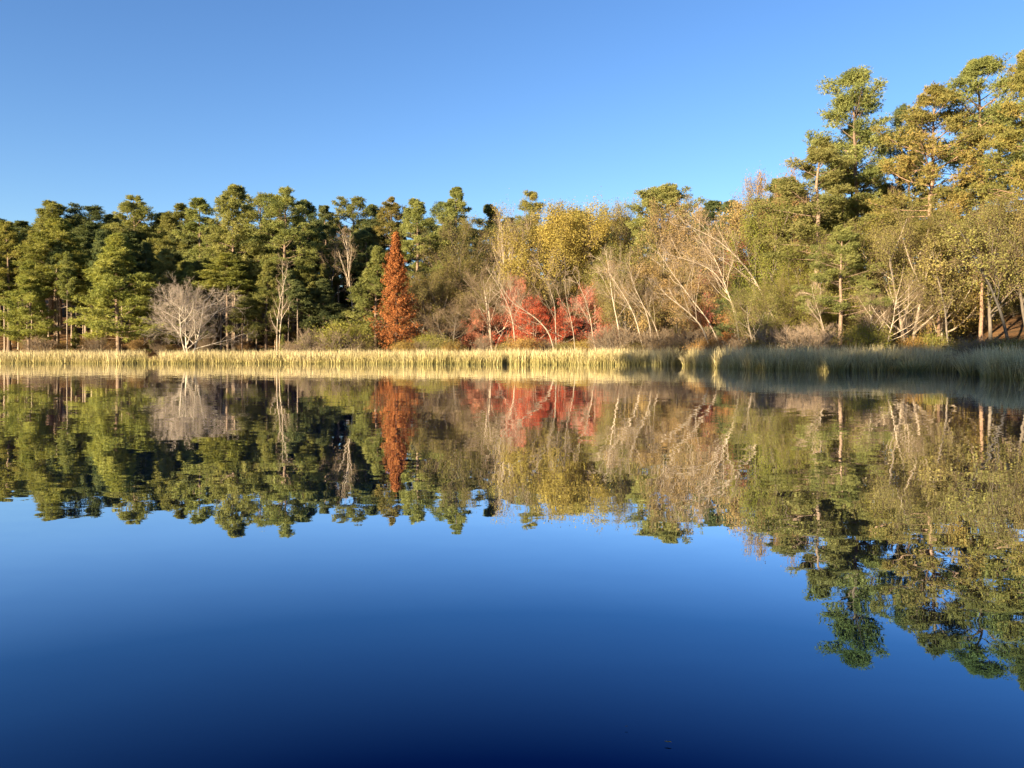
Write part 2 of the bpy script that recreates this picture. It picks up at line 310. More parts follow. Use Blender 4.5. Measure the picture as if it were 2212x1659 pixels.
# ------------------------------------------------------------------ placing
def tag(o, label, cat, group=None, kind=None):
    if label: o['label'] = label
    if cat: o['category'] = cat
    if group: o['group'] = group
    if kind: o['kind'] = kind
    return o
def put(name, key, loc, sc, rz, mats, label, cat='tree', group=None):
    """one tree: an Empty at its foot with its trunk and its crown"""
    tm, cm, H, W = PROTO[key]
    e = bpy.data.objects.new(name, None); COL.objects.link(e); e.location = loc; e.rotation_euler = (0, 0, rz); e.scale = sc
    e.empty_display_size = 0.5; tag(e, label, cat, group)
    for nm, me, ms in (('trunk', tm, mats[:1]), ('crown', cm, mats[1:])):
        while len(me.materials) < len(ms): me.materials.append(ms[len(me.materials)])
        o = bpy.data.objects.new(nm, me); COL.objects.link(o); o.parent = e
        for k, mt in enumerate(ms): o.material_slots[k].link = 'OBJECT'; o.material_slots[k].material = mt
    return e
def place(name, key, u, d, vt, wu, mats, label, rz=0.0, group=None, cat='tree', sink=0.1):
    """stands at picture column u and distance d; its top reaches row vt, its crown is wu wide"""
    x, y, z = at(u, d); tm, cm, H, W = PROTO[key]; h = CAM_H + (VH - vt) * d / F - z + sink
    s = (wu * d / F / W) if wu else h / H
    return put(name, key, (x, y, z - sink), (s, s, h / H), rz, mats, label, cat, group)

# ------------------------------------------------------------------ ground
def build_ground():
    th = np.linspace(-pi, pi, 721); s = np.concatenate([[-1e9], np.array([-3, -1.5, -0.6, 0, 0.6, 1.5, 3, 5, 8, 11, 15, 20, 26, 33, 41, 50, 60, 75, 95, 120, 160, 230, 400, 800, 2000.])])
    R = shore_r(th); r = np.maximum(R[:, None] + s[None], 0.0); r[:, 1] = np.maximum(r[:, 1], 0.01 * R); r = np.maximum.accumulate(r + np.arange(len(s)) * 1e-4, 1)
    x = r * np.sin(th)[:, None]; y = r * np.cos(th)[:, None]; z = ground_z(x, y); z[:, 0] = -1.6
    i = np.arange(x.size).reshape(x.shape); q = np.stack([i[:-1, :-1], i[1:, :-1], i[1:, 1:], i[:-1, 1:]], -1).reshape(-1, 4)[:, ::-1]
    me = mesh_of('ground', [(np.stack([x, y, z], -1).reshape(-1, 3), q, None, 0, True)])
    m, t, o = new_mat('needle_covered_ground'); L = t.links.new; tc = N(t, "TexCoord")
    n = N(t, "TexNoise"); n.inputs['Scale'].default_value = 0.35; n.inputs['Detail'].default_value = 8; n.inputs['Roughness'].default_value = 0.7
    r_ = ramp(t, [(0.3, (0.05, 0.04, 0.022)), (0.5, (0.15, 0.08, 0.036)), (0.7, (0.26, 0.15, 0.065))])
    p = N(t, "BsdfPrincipled"); p.inputs['Roughness'].default_value = 1.0; p.inputs['Specular IOR Level'].default_value = 0.1
    n2 = N(t, "TexNoise"); n2.inputs['Scale'].default_value = 5; n2.inputs['Detail'].default_value = 6
    b = N(t, "Bump"); b.inputs['Strength'].default_value = 0.8; b.inputs['Distance'].default_value = 0.2
    L(tc.outputs['Object'], n.inputs['Vector']); L(tc.outputs['Object'], n2.inputs['Vector']); L(n.outputs['Fac'], r_.inputs[0]); L(r_.outputs[0], p.inputs['Base Color'])
    L(n2.outputs['Fac'], b.inputs['Height']); L(b.outputs[0], p.inputs['Normal']); L(p.outputs[0], o.inputs[0])
    me.materials.append(m); ob = bpy.data.objects.new('ground', me); COL.objects.link(ob); tag(ob, 'brown wooded bank covered in fallen needles rising behind the reeds', None, None, 'structure')
build_ground()

def build_water():
    n = 128; a = np.arange(n) * 2 * pi / n; rr = np.array([0.0, 5, 40, 150, 440]); x = rr[:, None] * np.sin(a); y = rr[:, None] * np.cos(a)
    i = np.arange(x.size).reshape(x.shape); q = np.stack([i[:-1], i[1:], np.roll(i[1:], -1, 1), np.roll(i[:-1], -1, 1)], -1).reshape(-1, 4)[:, ::-1]
    me = mesh_of('lake_water', [(np.stack([x, y, 0 * x], -1).reshape(-1, 3), q, None, 0, True)])
    m, t, o = new_mat('still_lake_water'); L = t.links.new
    geo = N(t, "NewGeometry")
    def rip(scale, amp, sx=1.0, sy=1.0, det=2):
        mp = N(t, "Mapping"); mp.inputs['Scale'].default_value = (sx, sy, 1); L(geo.outputs['Position'], mp.inputs[0])
        nn = N(t, "TexNoise"); nn.inputs['Scale'].default_value = scale; nn.inputs['Detail'].default_value = det; L(mp.outputs[0], nn.inputs['Vector'])
        sub = N(t, "VectorMath", operation='SUBTRACT'); sub.inputs[1].default_value = (0.5, 0.5, 0.5); L(nn.outputs['Color'], sub.inputs[0])
        ml = N(t, "VectorMath", operation='MULTIPLY'); ml.inputs[1].default_value = (amp, amp, 0); L(sub.outputs[0], ml.inputs[0]); return ml
    a1 = rip(2.3, 0.029, 0.8, 1.5); a2 = rip(0.5, 0.010, 0.5, 1.4); a3 = rip(9, 0.008, 0.8, 1.4)
    # calm and breezy patches
    pn = N(t, "TexNoise"); pn.inputs['Scale'].default_value = 0.055; pn.inputs['Detail'].default_value = 2; L(geo.outputs['Position'], pn.inputs['Vector'])
    pr = N(t, "MapRange"); pr.inputs['From Min'].default_value = 0.35; pr.inputs['From Max'].default_value = 0.68; pr.inputs['To Min'].default_value = 0.3; pr.inputs['To Max'].default_value = 1.0; L(pn.outputs['Fac'], pr.inputs[0])
    s1 = N(t, "VectorMath", operation='ADD'); L(a1.outputs[0], s1.inputs[0]); L(a3.outputs[0], s1.inputs[1])
    sc = N(t, "VectorMath", operation='SCALE'); L(s1.outputs[0], sc.inputs[0]); L(pr.outputs[0], sc.inputs['Scale'])
    s2 = N(t, "VectorMath", operation='ADD'); L(sc.outputs[0], s2.inputs[0]); L(a2.outputs[0], s2.inputs[1])
    s3 = N(t, "VectorMath", operation='ADD'); s3.inputs[1].default_value = (0, 0, 1); L(s2.outputs[0], s3.inputs[0])
    nm = N(t, "VectorMath", operation='NORMALIZE'); L(s3.outputs[0], nm.inputs[0])
    g = N(t, "BsdfGlossy"); g.inputs['Roughness'].default_value = 0.0; g.inputs['Color'].default_value = (0.97, 0.98, 1.0, 1); L(nm.outputs[0], g.inputs['Normal'])
    d = N(t, "BsdfDiffuse"); d.inputs['Color'].default_value = (0.0004, 0.003, 0.011, 1)
    # how much it mirrors by the angle of sight: all at a glance, little steeply down, red lost first
    lw = N(t, "LayerWeight"); lw.inputs['Blend'].default_value = 0.5; inv = N(t, "Math", operation='SUBTRACT'); inv.inputs[0].default_value = 1.0; L(lw.outputs['Facing'], inv.inputs[1])
    rp = ramp(t, [(0.0, (1, 1, 1)), (0.10, (0.90, 0.92, 0.94)), (0.21, (0.66, 0.72, 0.80)), (0.26, (0.40, 0.50, 0.60)), (0.32, (0.15, 0.26, 0.36)), (0.47, (0.003, 0.022, 0.078)), (0.9, (0.012, 0.022, 0.05))])
    L(inv.outputs[0], rp.inputs[0]); L(rp.outputs[0], g.inputs['Color'])
    mx = N(t, "AddShader"); L(d.outputs[0], mx.inputs[0]); L(g.outputs[0], mx.inputs[1]); L(mx.outputs[0], o.inputs[0])
    me.materials.append(m); ob = bpy.data.objects.new('lake_water', me); COL.objects.link(ob); tag(ob, 'calm blue lake mirroring the trees and the sky', None, None, 'structure')
build_water()

# ------------------------------------------------------------------ reeds
def reed_mat():
    m, t, o = new_mat('dry_cattail_blades'); L = t.links.new
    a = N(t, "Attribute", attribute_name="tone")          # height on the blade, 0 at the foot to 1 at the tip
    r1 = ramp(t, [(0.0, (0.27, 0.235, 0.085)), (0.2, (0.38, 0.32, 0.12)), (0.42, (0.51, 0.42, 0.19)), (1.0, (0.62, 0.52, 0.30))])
    geo = N(t, "NewGeometry"); wn = N(t, "MapRange"); wn.inputs['To Min'].default_value = 0.6; wn.inputs['To Max'].default_value = 1.25
    L(geo.outputs['Random Per Island'], wn.inputs[0]); h = N(t, "HueSaturation")
    n = N(t, "TexNoise"); n.inputs['Scale'].default_value = 0.22; n.inputs['Detail'].default_value = 3; L(geo.outputs['Position'], n.inputs['Vector'])
    ad = N(t, "MapRange"); ad.inputs['From Min'].default_value = 0.35; ad.inputs['From Max'].default_value = 0.65; ad.inputs['To Min'].default_value = -0.15; ad.inputs['To Max'].default_value = 0.15; L(n.outputs['Fac'], ad.inputs[0])
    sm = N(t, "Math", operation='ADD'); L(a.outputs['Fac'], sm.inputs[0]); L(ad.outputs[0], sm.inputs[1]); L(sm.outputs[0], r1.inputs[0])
    L(r1.outputs[0], h.inputs['Color']); L(wn.outputs[0], h.inputs['Value'])
    d = N(t, "BsdfDiffuse"); tr = N(t, "BsdfTranslucent"); mx = N(t, "MixShader"); mx.inputs[0].default_value = 0.3
    L(h.outputs[0], d.inputs[0]); L(h.outputs[0], tr.inputs[0]); L(d.outputs[0], mx.inputs[1]); L(tr.outputs[0], mx.inputs[2]); L(mx.outputs[0], o.inputs[0]); return m
M['reed'] = reed_mat()
def blades(rng, x, y, z, h, wd, lean, curl, K=5, green=0.0, dirs=None):
    n = len(x); a = rng.uniform(0, 2 * pi, n) if dirs is None else dirs; d = np.stack([np.cos(a), np.sin(a), 0 * a], 1)
    t = np.linspace(0, 1, K)[None, :, None]; ln = (lean * rng.uniform(0.2, 1.6, n))[:, None, None]; cu = (curl * rng.random(n) ** 2.2)[:, None, None]
    H = h[:, None, None]; horiz = H * (ln * t + cu * t ** 3); up = H * (t - cu * 0.75 * t ** 3.5)
    P = np.stack([x, y, z], 1)[:, None] + d[:, None] * horiz + np.array([0, 0, 1.]) * up
    b = rng.uniform(0, 2 * pi, n); sd = np.stack([np.cos(b), np.sin(b), 0 * b], 1)[:, None] * (wd * rng.uniform(0.7, 1.3, n))[:, None, None] * 0.5 * (1 - 0.9 * t ** 2.5)
    V = np.stack([P - sd, P + sd], 2); i = np.arange(n * K * 2).reshape(n, K, 2)
    q = np.stack([i[:, :-1, 0], i[:, :-1, 1], i[:, 1:, 1], i[:, 1:, 0]], -1).reshape(-1, 4)
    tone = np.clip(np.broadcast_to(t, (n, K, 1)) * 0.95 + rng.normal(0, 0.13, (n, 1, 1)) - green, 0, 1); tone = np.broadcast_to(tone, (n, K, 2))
    return V.reshape(-1, 3), q, tone.reshape(-1)
_ph = np.random.default_rng(5).uniform(0, 6.28, 40)
def wob(u, a, f0, n=6, o=0):
    v = 0
    for k in range(n): v = v + np.sin(u * f0 * (1.0 + 0.83 * k) + _ph[k + o]) / (1 + 0.5 * k)
    return v * a / 2.2
def reed_bed(name, seed, u0, u1, width, dens, hfun, wd, label, green=0.0, mask=None, K=5):
    rng = np.random.default_rng(seed); area = 0
    us = np.linspace(u0, u1, 200); dd = shore_d(us); area = np.sum(np.abs(np.diff(us)) * dd[1:] / F) * width
    n = int(area * dens); u = rng.uniform(u0, u1, n); q = rng.random(n) ** 1.5 * width
    dq = shore_d(u); x0 = (u - U0) * dq / F
    ragged = wob(x0, 0.3, 0.6) + wob(x0, 0.12, 3.1, o=8)
    clear = wob(x0, 1.0, 1.7, o=16) + wob(x0, 0.7, 5.0, o=24)            # thin places along the front
    k = ~((q < 0.7) & (clear > 1.7) & (rng.random(n) < 0.8))
    y = dq + q + ragged
    if mask is not None: k &= mask(u, q, rng)
    u, y, q = u[k], y[k], q[k]; x = (u - U0) * y / F; z = np.maximum(ground_z(x, y), -0.02) - 0.02
    h = hfun(u) * (1 + 0.045 * wob(x, 1.0, 0.5, o=3) + rng.normal(0, 0.11, len(u))) * np.interp(q, [0, 0.8, 3], [0.86, 0.97, 1.0]) - z * 0.5
    h = h * np.where(rng.random(len(u)) < np.where(q < 0.8, 0.4, 0.08), rng.uniform(0.35, 0.85, len(u)), 1)
    g = green(u) if callable(green) else green
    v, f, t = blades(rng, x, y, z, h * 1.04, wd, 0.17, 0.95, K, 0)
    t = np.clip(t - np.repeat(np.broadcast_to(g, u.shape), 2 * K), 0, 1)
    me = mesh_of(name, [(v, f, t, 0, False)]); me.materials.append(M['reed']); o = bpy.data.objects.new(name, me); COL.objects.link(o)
    tag(o, label, 'reeds', None, 'stuff'); return o
def tuft(name, seed, u, d, n, h, rad, label, green=0.1, lean=0.35, wd=0.03):
    rng = np.random.default_rng(seed); x, y, _ = at(u, d); a = rng.uniform(0, 2 * pi, n); r = rad * np.sqrt(rng.random(n))
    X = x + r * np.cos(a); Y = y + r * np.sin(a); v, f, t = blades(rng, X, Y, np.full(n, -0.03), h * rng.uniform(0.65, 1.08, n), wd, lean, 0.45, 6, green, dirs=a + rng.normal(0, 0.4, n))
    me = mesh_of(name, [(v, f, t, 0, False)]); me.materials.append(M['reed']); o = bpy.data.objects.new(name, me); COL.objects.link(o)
    tag(o, label, 'reeds', None, 'stuff'); return o
hl = lambda u: np.interp(u, [0, 700, 1100, 1400, 1640, 2060, 2110, 2212, 2500], [2.05, 2.1, 2.2, 2.3, 2.2, 2.15, 1.95, 1.95, 1.9])
reed_bed('reed_bed', 1, -420, 318, 7, 40, hl, 0.06, K=4, label='golden dry cattail bed along the far left bank, left of the dark gap', mask=lambda u, q, r: ~((u > 262) & (q < np.interp(u, [262, 318], [0, 3.5]))))
reed_bed('reed_bed', 2, 345, 1474, 8, 42, hl, 0.058, K=4, label='long golden cattail bed from the dark gap to the shaded reeds', mask=lambda u, q, r: ~(((u - 1093) / 9) ** 2 + (q / 2.2) ** 2 < 1) & ~((u > 1440) & (q < (u - 1440) / 9)))
reed_bed('reed_bed', 3, 1484, 2112, 10, 52, hl, 0.042, 'grey-green reed bed lying mostly in shade on the right', -0.06, mask=lambda u, q, r: ~((u < 1500) & (q < (1500 - u) / 6)))  # negative tone offset pales the same straw, lifting its shade by colour
reed_bed('reed_bed', 4, 2108, 2600, 9, 110, hl, 0.034, 'nearest tall reed bed in shade at the right edge', -0.02)  # slightly paler straw here too, brightening the shaded blades by colour
reed_bed('green_reed_patch', 5, 270, 350, 2.5, 30, lambda u: 1.3 + 0 * u, 0.07, 'short dark green reeds filling the gap in the golden bed', 0.45)
tuft('reed_tuft', 11, 1806, 66.2, 500, 1.75, 0.55, 'fanned yellow-green reed tuft standing out at the front of the shaded bed', 0.12, 0.30, 0.035)
tuft('reed_tuft', 12, 2102, 55.0, 500, 1.9, 0.7, 'pale leaning reed tuft at the left flank of the nearest bed', 0.0, 0.42, 0.03)
tuft('reed_tuft', 14, 1488, 100, 220, 1.6, 0.8, 'arching reeds over the dark hole between the golden and the shaded beds', 0.0, 0.45, 0.06)
tuft('reed_tuft', 15, 1970, 66.5, 300, 1.3, 0.9, 'low dark sprawling reeds at the waterline between the tuft and the nearest bed', 0.3, 0.6, 0.03)

# ------------------------------------------------------------------ tree meshes
PK = dict(sec=8, tufts=10, m=7, puff=0.68, ln=0.36, wd=0.078)
pine('tall_a', 21, 30, 0.42, 4.6, 60, gap=0.1, **PK); pine('tall_b', 22, 30, 0.48, 4.2, 56, top='oval', gap=0.1, **PK); pine('tall_c', 23, 29, 0.36, 5.0, 66, gap=0.12, **PK)
pine('tall_d', 24, 30, 0.46, 4.8, 58, top='oval', gap=0.15, **PK); pine('tall_e', 25, 30, 0.40, 4.8, 62, gap=0.2, bend=0.5, **PK); pine('tall_f', 26, 30, 0.5, 4.4, 54, top='round', gap=0.1, **PK)
pine('young_a', 31, 20, 0.16, 5.0, 70, top='young', **PK); pine('young_b', 32, 18, 0.10, 4.6, 78, top='young', **PK)
pine('slim_a', 41, 26, 0.62, 2.6, 34, r0=0.15, puff=0.6, stubs=14); pine('slim_b', 42, 24, 0.55, 2.4, 34, r0=0.12, puff=0.6, stubs=14)
OK = dict(puff=0.85, sec=8, ln=0.34, wd=0.072, m=6, tufts=13)
pine('open_a', 51, 34, 0.48, 4.6, 56, top='round', gap=0.3, bend=0.5, **OK); pine('open_b', 52, 32, 0.40, 6.2, 66, top='oval', gap=0.2, bend=0.5, **OK)
pine('open_c', 53, 34, 0.48, 6.2, 60, top='oval', gap=0.22, bend=0.6, **OK); pine('open_d', 54, 30, 0.25, 7.0, 62, top='cone', gap=0.25, **OK)
pine('open_e', 55, 34, 0.42, 6.0, 62, top='cone', gap=0.3, bend=0.6, **OK)
pine('umbrella', 56, 30, 0.60, 6.0, 60, top='oval', puff=0.85, sec=9, ln=0.36, wd=0.09, m=6, tufts=12)
cypress('cypress', 61)
broad('leafy_a', 71, 16, 13, 1, 0.2, 16, 8, 6, 3, 13, 0.068, clump=0.6, dome=True, spread=0.42); broad('leafy_b', 72, 14, 12, 3, 0.22, 8, 7, 6, 3, 13, 0.068, clump=0.6, dome=True, spread=0.42)
broad('leafy_c', 73, 17, 10, 1, 0.12, 18, 7, 6, 3, 12, 0.07, spread=0.42, up=0.7, clump=0.5)
broad('big_dome', 70, 22, 22, 1, 0.14, 26, 8, 7, 4, 13, 0.135, up=0.25, clump=0.12, dome=True, r0=0.35, ang=56, spread=0.5); broad('amber_dome', 69, 21, 15, 1, 0.2, 20, 8, 6, 3, 8, 0.13, clump=0.3, dome=True, r0=0.25)
broad('bare_c', 68, 16, 8, 1, 0.42, 10, 5, 4, 3, 0, r0=0.16, ang=34, up=0.5)
broad('spray', 74, 8, 11, 3, 0.18, 8, 6, 6, 2, 9, 0.11, clump=0.55, ang=62, up=0.15, layer=0.75, stem_ang=20, r0=0.12)
broad('fine_leafy', 75, 16, 14, 3, 0.15, 9, 7, 6, 3, 6, 0.12, clump=0.25, r0=0.16, dome=True)
broad('bare_a', 81, 15, 12, 3, 0.2, 9, 7, 6, 4, 0, r0=0.17, stem_ang=14); broad('bare_b', 82, 18, 10, 1, 0.3, 18, 7, 6, 3, 0, r0=0.2, ang=38, up=0.8)
broad('bare_fan', 83, 12, 11, 3, 0.18, 12, 8, 6, 4, 0, r0=0.12, stem_ang=14, ang=50, up=0.3, dome=True)
broad('bare_vase', 84, 20, 8, 7, 0.45, 7, 5, 5, 3, 0, r0=0.13, stem_ang=10, ang=22, up=0.9)
broad('snag', 85, 17, 5, 2, 0.2, 12, 4, 3, 2, 0, r0=0.12, stem_ang=3, ang=55, up=0.3)
broad('sparse_brown', 86, 15, 12, 3, 0.2, 8, 7, 6, 4, 3, 0.09, r0=0.15)
broad('shrub', 87, 3.2, 4.5, 7, 0.1, 6, 5, 4, 2, 5, 0.08, r0=0.035, stem_ang=28, ang=40)
broad('bare_shrub', 88, 3.6, 4.5, 9, 0.1, 7, 5, 4, 2, 0, r0=0.03, stem_ang=28, ang=38)

BP, BR_, BG, PL = M['bark_pine'], M['bark_red'], M['bark_grey'], M['bark_pale']
TW, TP = M['twig'], M['twig_pale']
# key, u, d, v_top, width, needle material, label
PINES = [
 ('tall_b', -22, 152, 458, 110, 'pine', 'green pine cut off by the left edge, with a tapering top'),
 ('tall_a', 20, 147, 476, 100, 'pine_pale', 'slim tall pine nearest the left edge with a pale bare trunk'),
 ('tall_e', 112, 168, 432, 150, 'pine', 'broad blue-green pine top standing highest near the left edge'),
 ('tall_c', 122, 146, 470, 175, 'pine_pale', 'wide yellow-green pine with a thick leaning trunk, far left'),
 ('young_a', 62, 141, 560, 130, 'pine_pale', 'low bright pine boughs in front of the wide far-left pine'),
 ('tall_f', 190, 172, 448, 110, 'pine_dark', 'narrow grey-green pine top behind the small pale pine'),
 ('young_a', 256, 138, 500, 205, 'pine_pale', 'full conical pine with a pale trunk, left of the white bare tree'),
 ('tall_d', 291, 170, 422, 125, 'pine', 'flat-topped thin-crowned pine rising above the conical pine'),
 ('tall_a', 236, 178, 460, 100, 'pine_dark', 'dark pine between the narrow top and the flat-topped pine'),
 ('tall_b', 345, 176, 458, 100, 'pine_dark', 'dark slim pine just right of the flat-topped pine'),
 ('tall_e', 392, 166, 438, 125, 'pine', 'rounded pine standing behind the white bare tree'),
 ('tall_a', 432, 158, 424, 115, 'pine', 'tall pine up and right of the white bare tree'),
 ('young_b', 400, 150, 560, 150, 'pine', 'bright pine boughs just over the white bare tree'),
 ('tall_c', 506, 150, 396, 140, 'pine', 'tallest pine of the left stand with a long pale trunk'),
 ('slim_a', 492, 146, 545, 100, 'pine_pale', 'slender pine with yellow-green tufts in front of the tallest pine'),
 ('tall_f', 562, 165, 424, 105, 'pine', 'pine top between the tallest pine and its large neighbour'),
 ('tall_d', 616, 150, 404, 140, 'pine', 'large pine with a thick dark trunk behind the dead white snag'),
 ('tall_b', 662, 168, 430, 90, 'pine_dark', 'small dark pine top right of the large thick-trunked pine'),
 ('young_a', 575, 146, 560, 120, 'pine', 'lower pine left of the dead white snag'),
 ('slim_b', 523, 143, 640, 60, 'pine', 'small low pine tuft at the foot of the tallest pine'),
 ('young_b', 700, 148, 600, 130, 'pine_dark', 'dark low pine spreading right of the snag'),
 ('tall_a', 706, 182, 442, 95, 'pine_dark', 'shaded pine top left of the two grey bare trees'),
 ('tall_f', 762, 188, 430, 90, 'pine', 'round tufted blue-green pine above the grey bare trees'),
 ('tall_b', 806, 186, 440, 80, 'pine_dark', 'narrow dark pine right of the round tufted one'),
 ('tall_d', 846, 180, 426, 90, 'pine_gold', 'brownish-green pine top behind the orange cypress, to its left'),
 ('young_a', 812, 146, 528, 140, 'pine', 'full pine hugging the left side of the orange cypress'),
 ('tall_e', 898, 156, 427, 130, 'pine', 'broad pine right above the tip of the orange cypress'),
 ('tall_f', 962, 178, 440, 80, 'pine_dark', 'dark pine between the broad pine and the double-topped one'),
 ('tall_c', 985, 170, 402, 105, 'pine', 'large pine with a lumpy double top in the middle of the ridge'),
 ('tall_b', 1062, 178, 440, 90, 'pine_dark', 'dark pine half hidden behind the pale vase-shaped tree'),
 ('open_a', 1143, 172, 420, 66, 'pine_gold', 'small round lone pine top poking out beside the vase-shaped tree'),
 ('umbrella', 1428, 138, 403, 150, 'pine', 'domed umbrella-topped pine in the right half of the middle ridge'),
 ('open_d', 1340, 150, 470, 120, 'pine_dark', 'dark pine lost among the brown trees right of the yellow crown'),
 ('open_b', 1682, 108, 385, 120, 'pine', 'dull pine at the left foot of the high right-hand group'),
 ('open_e', 1765, 92, 298, 240, 'pine', 'wide grey-green pine sloping down on the left of the high group'),
 ('open_b', 1838, 101, 262, 150, 'pine', 'olive pine shoulder just under the lollipop crown, to its left'),
 ('open_a', 1852, 98, 168, 165, 'pine', 'tall pine with an airy lollipop crown, first of the high group'),
 ('open_d', 1822, 101, 345, 200, 'pine', 'dull green pine filling in below the lollipop crown'),
 ('open_e', 1965, 104, 320, 190, 'pine_dark', 'dark pine low behind the golden-tinged one'),
 ('open_b', 2165, 100, 230, 220, 'pine', 'pine behind the highest one, toward the right edge'),
 ('open_b', 1715, 104, 410, 150, 'pine', 'low pine on the outer slope of the high group'),
 ('open_c', 1944, 110, 226, 110, 'pine_dark', 'dark pine set back between two high golden pines'),
 ('open_b', 2008, 90, 186, 225, 'pine_gold', 'golden-tinged pine with layered flat boughs against the sky'),
 ('open_c', 2126, 92, 117, 235, 'pine', 'highest fully visible pine with bare limbs below its crown'),
 ('open_e', 2232, 80, 98, 200, 'pine_gold', 'golden-green pine cut by the right edge, top of the picture'),
 ('open_a', 2310, 78, 70, 190, 'pine', 'tall pine standing just beyond the right edge'),
 ('open_d', 1815, 84, 490, 185, 'pine', 'low spreading pine with dark sagging limbs over the shaded reeds'),
]
rg = np.random.default_rng(99)
for i, (k, u, d, vt, wu, mt, lb) in enumerate(PINES):
    place('pine_tree', k, u, d, vt, wu * (1.15 if u > 1670 else 1.12), [BR_ if u > 1950 else BP, M[mt]], lb, rz=(u * 0.7131 + vt * 0.37) % 6.28, group='pines along the far bank')
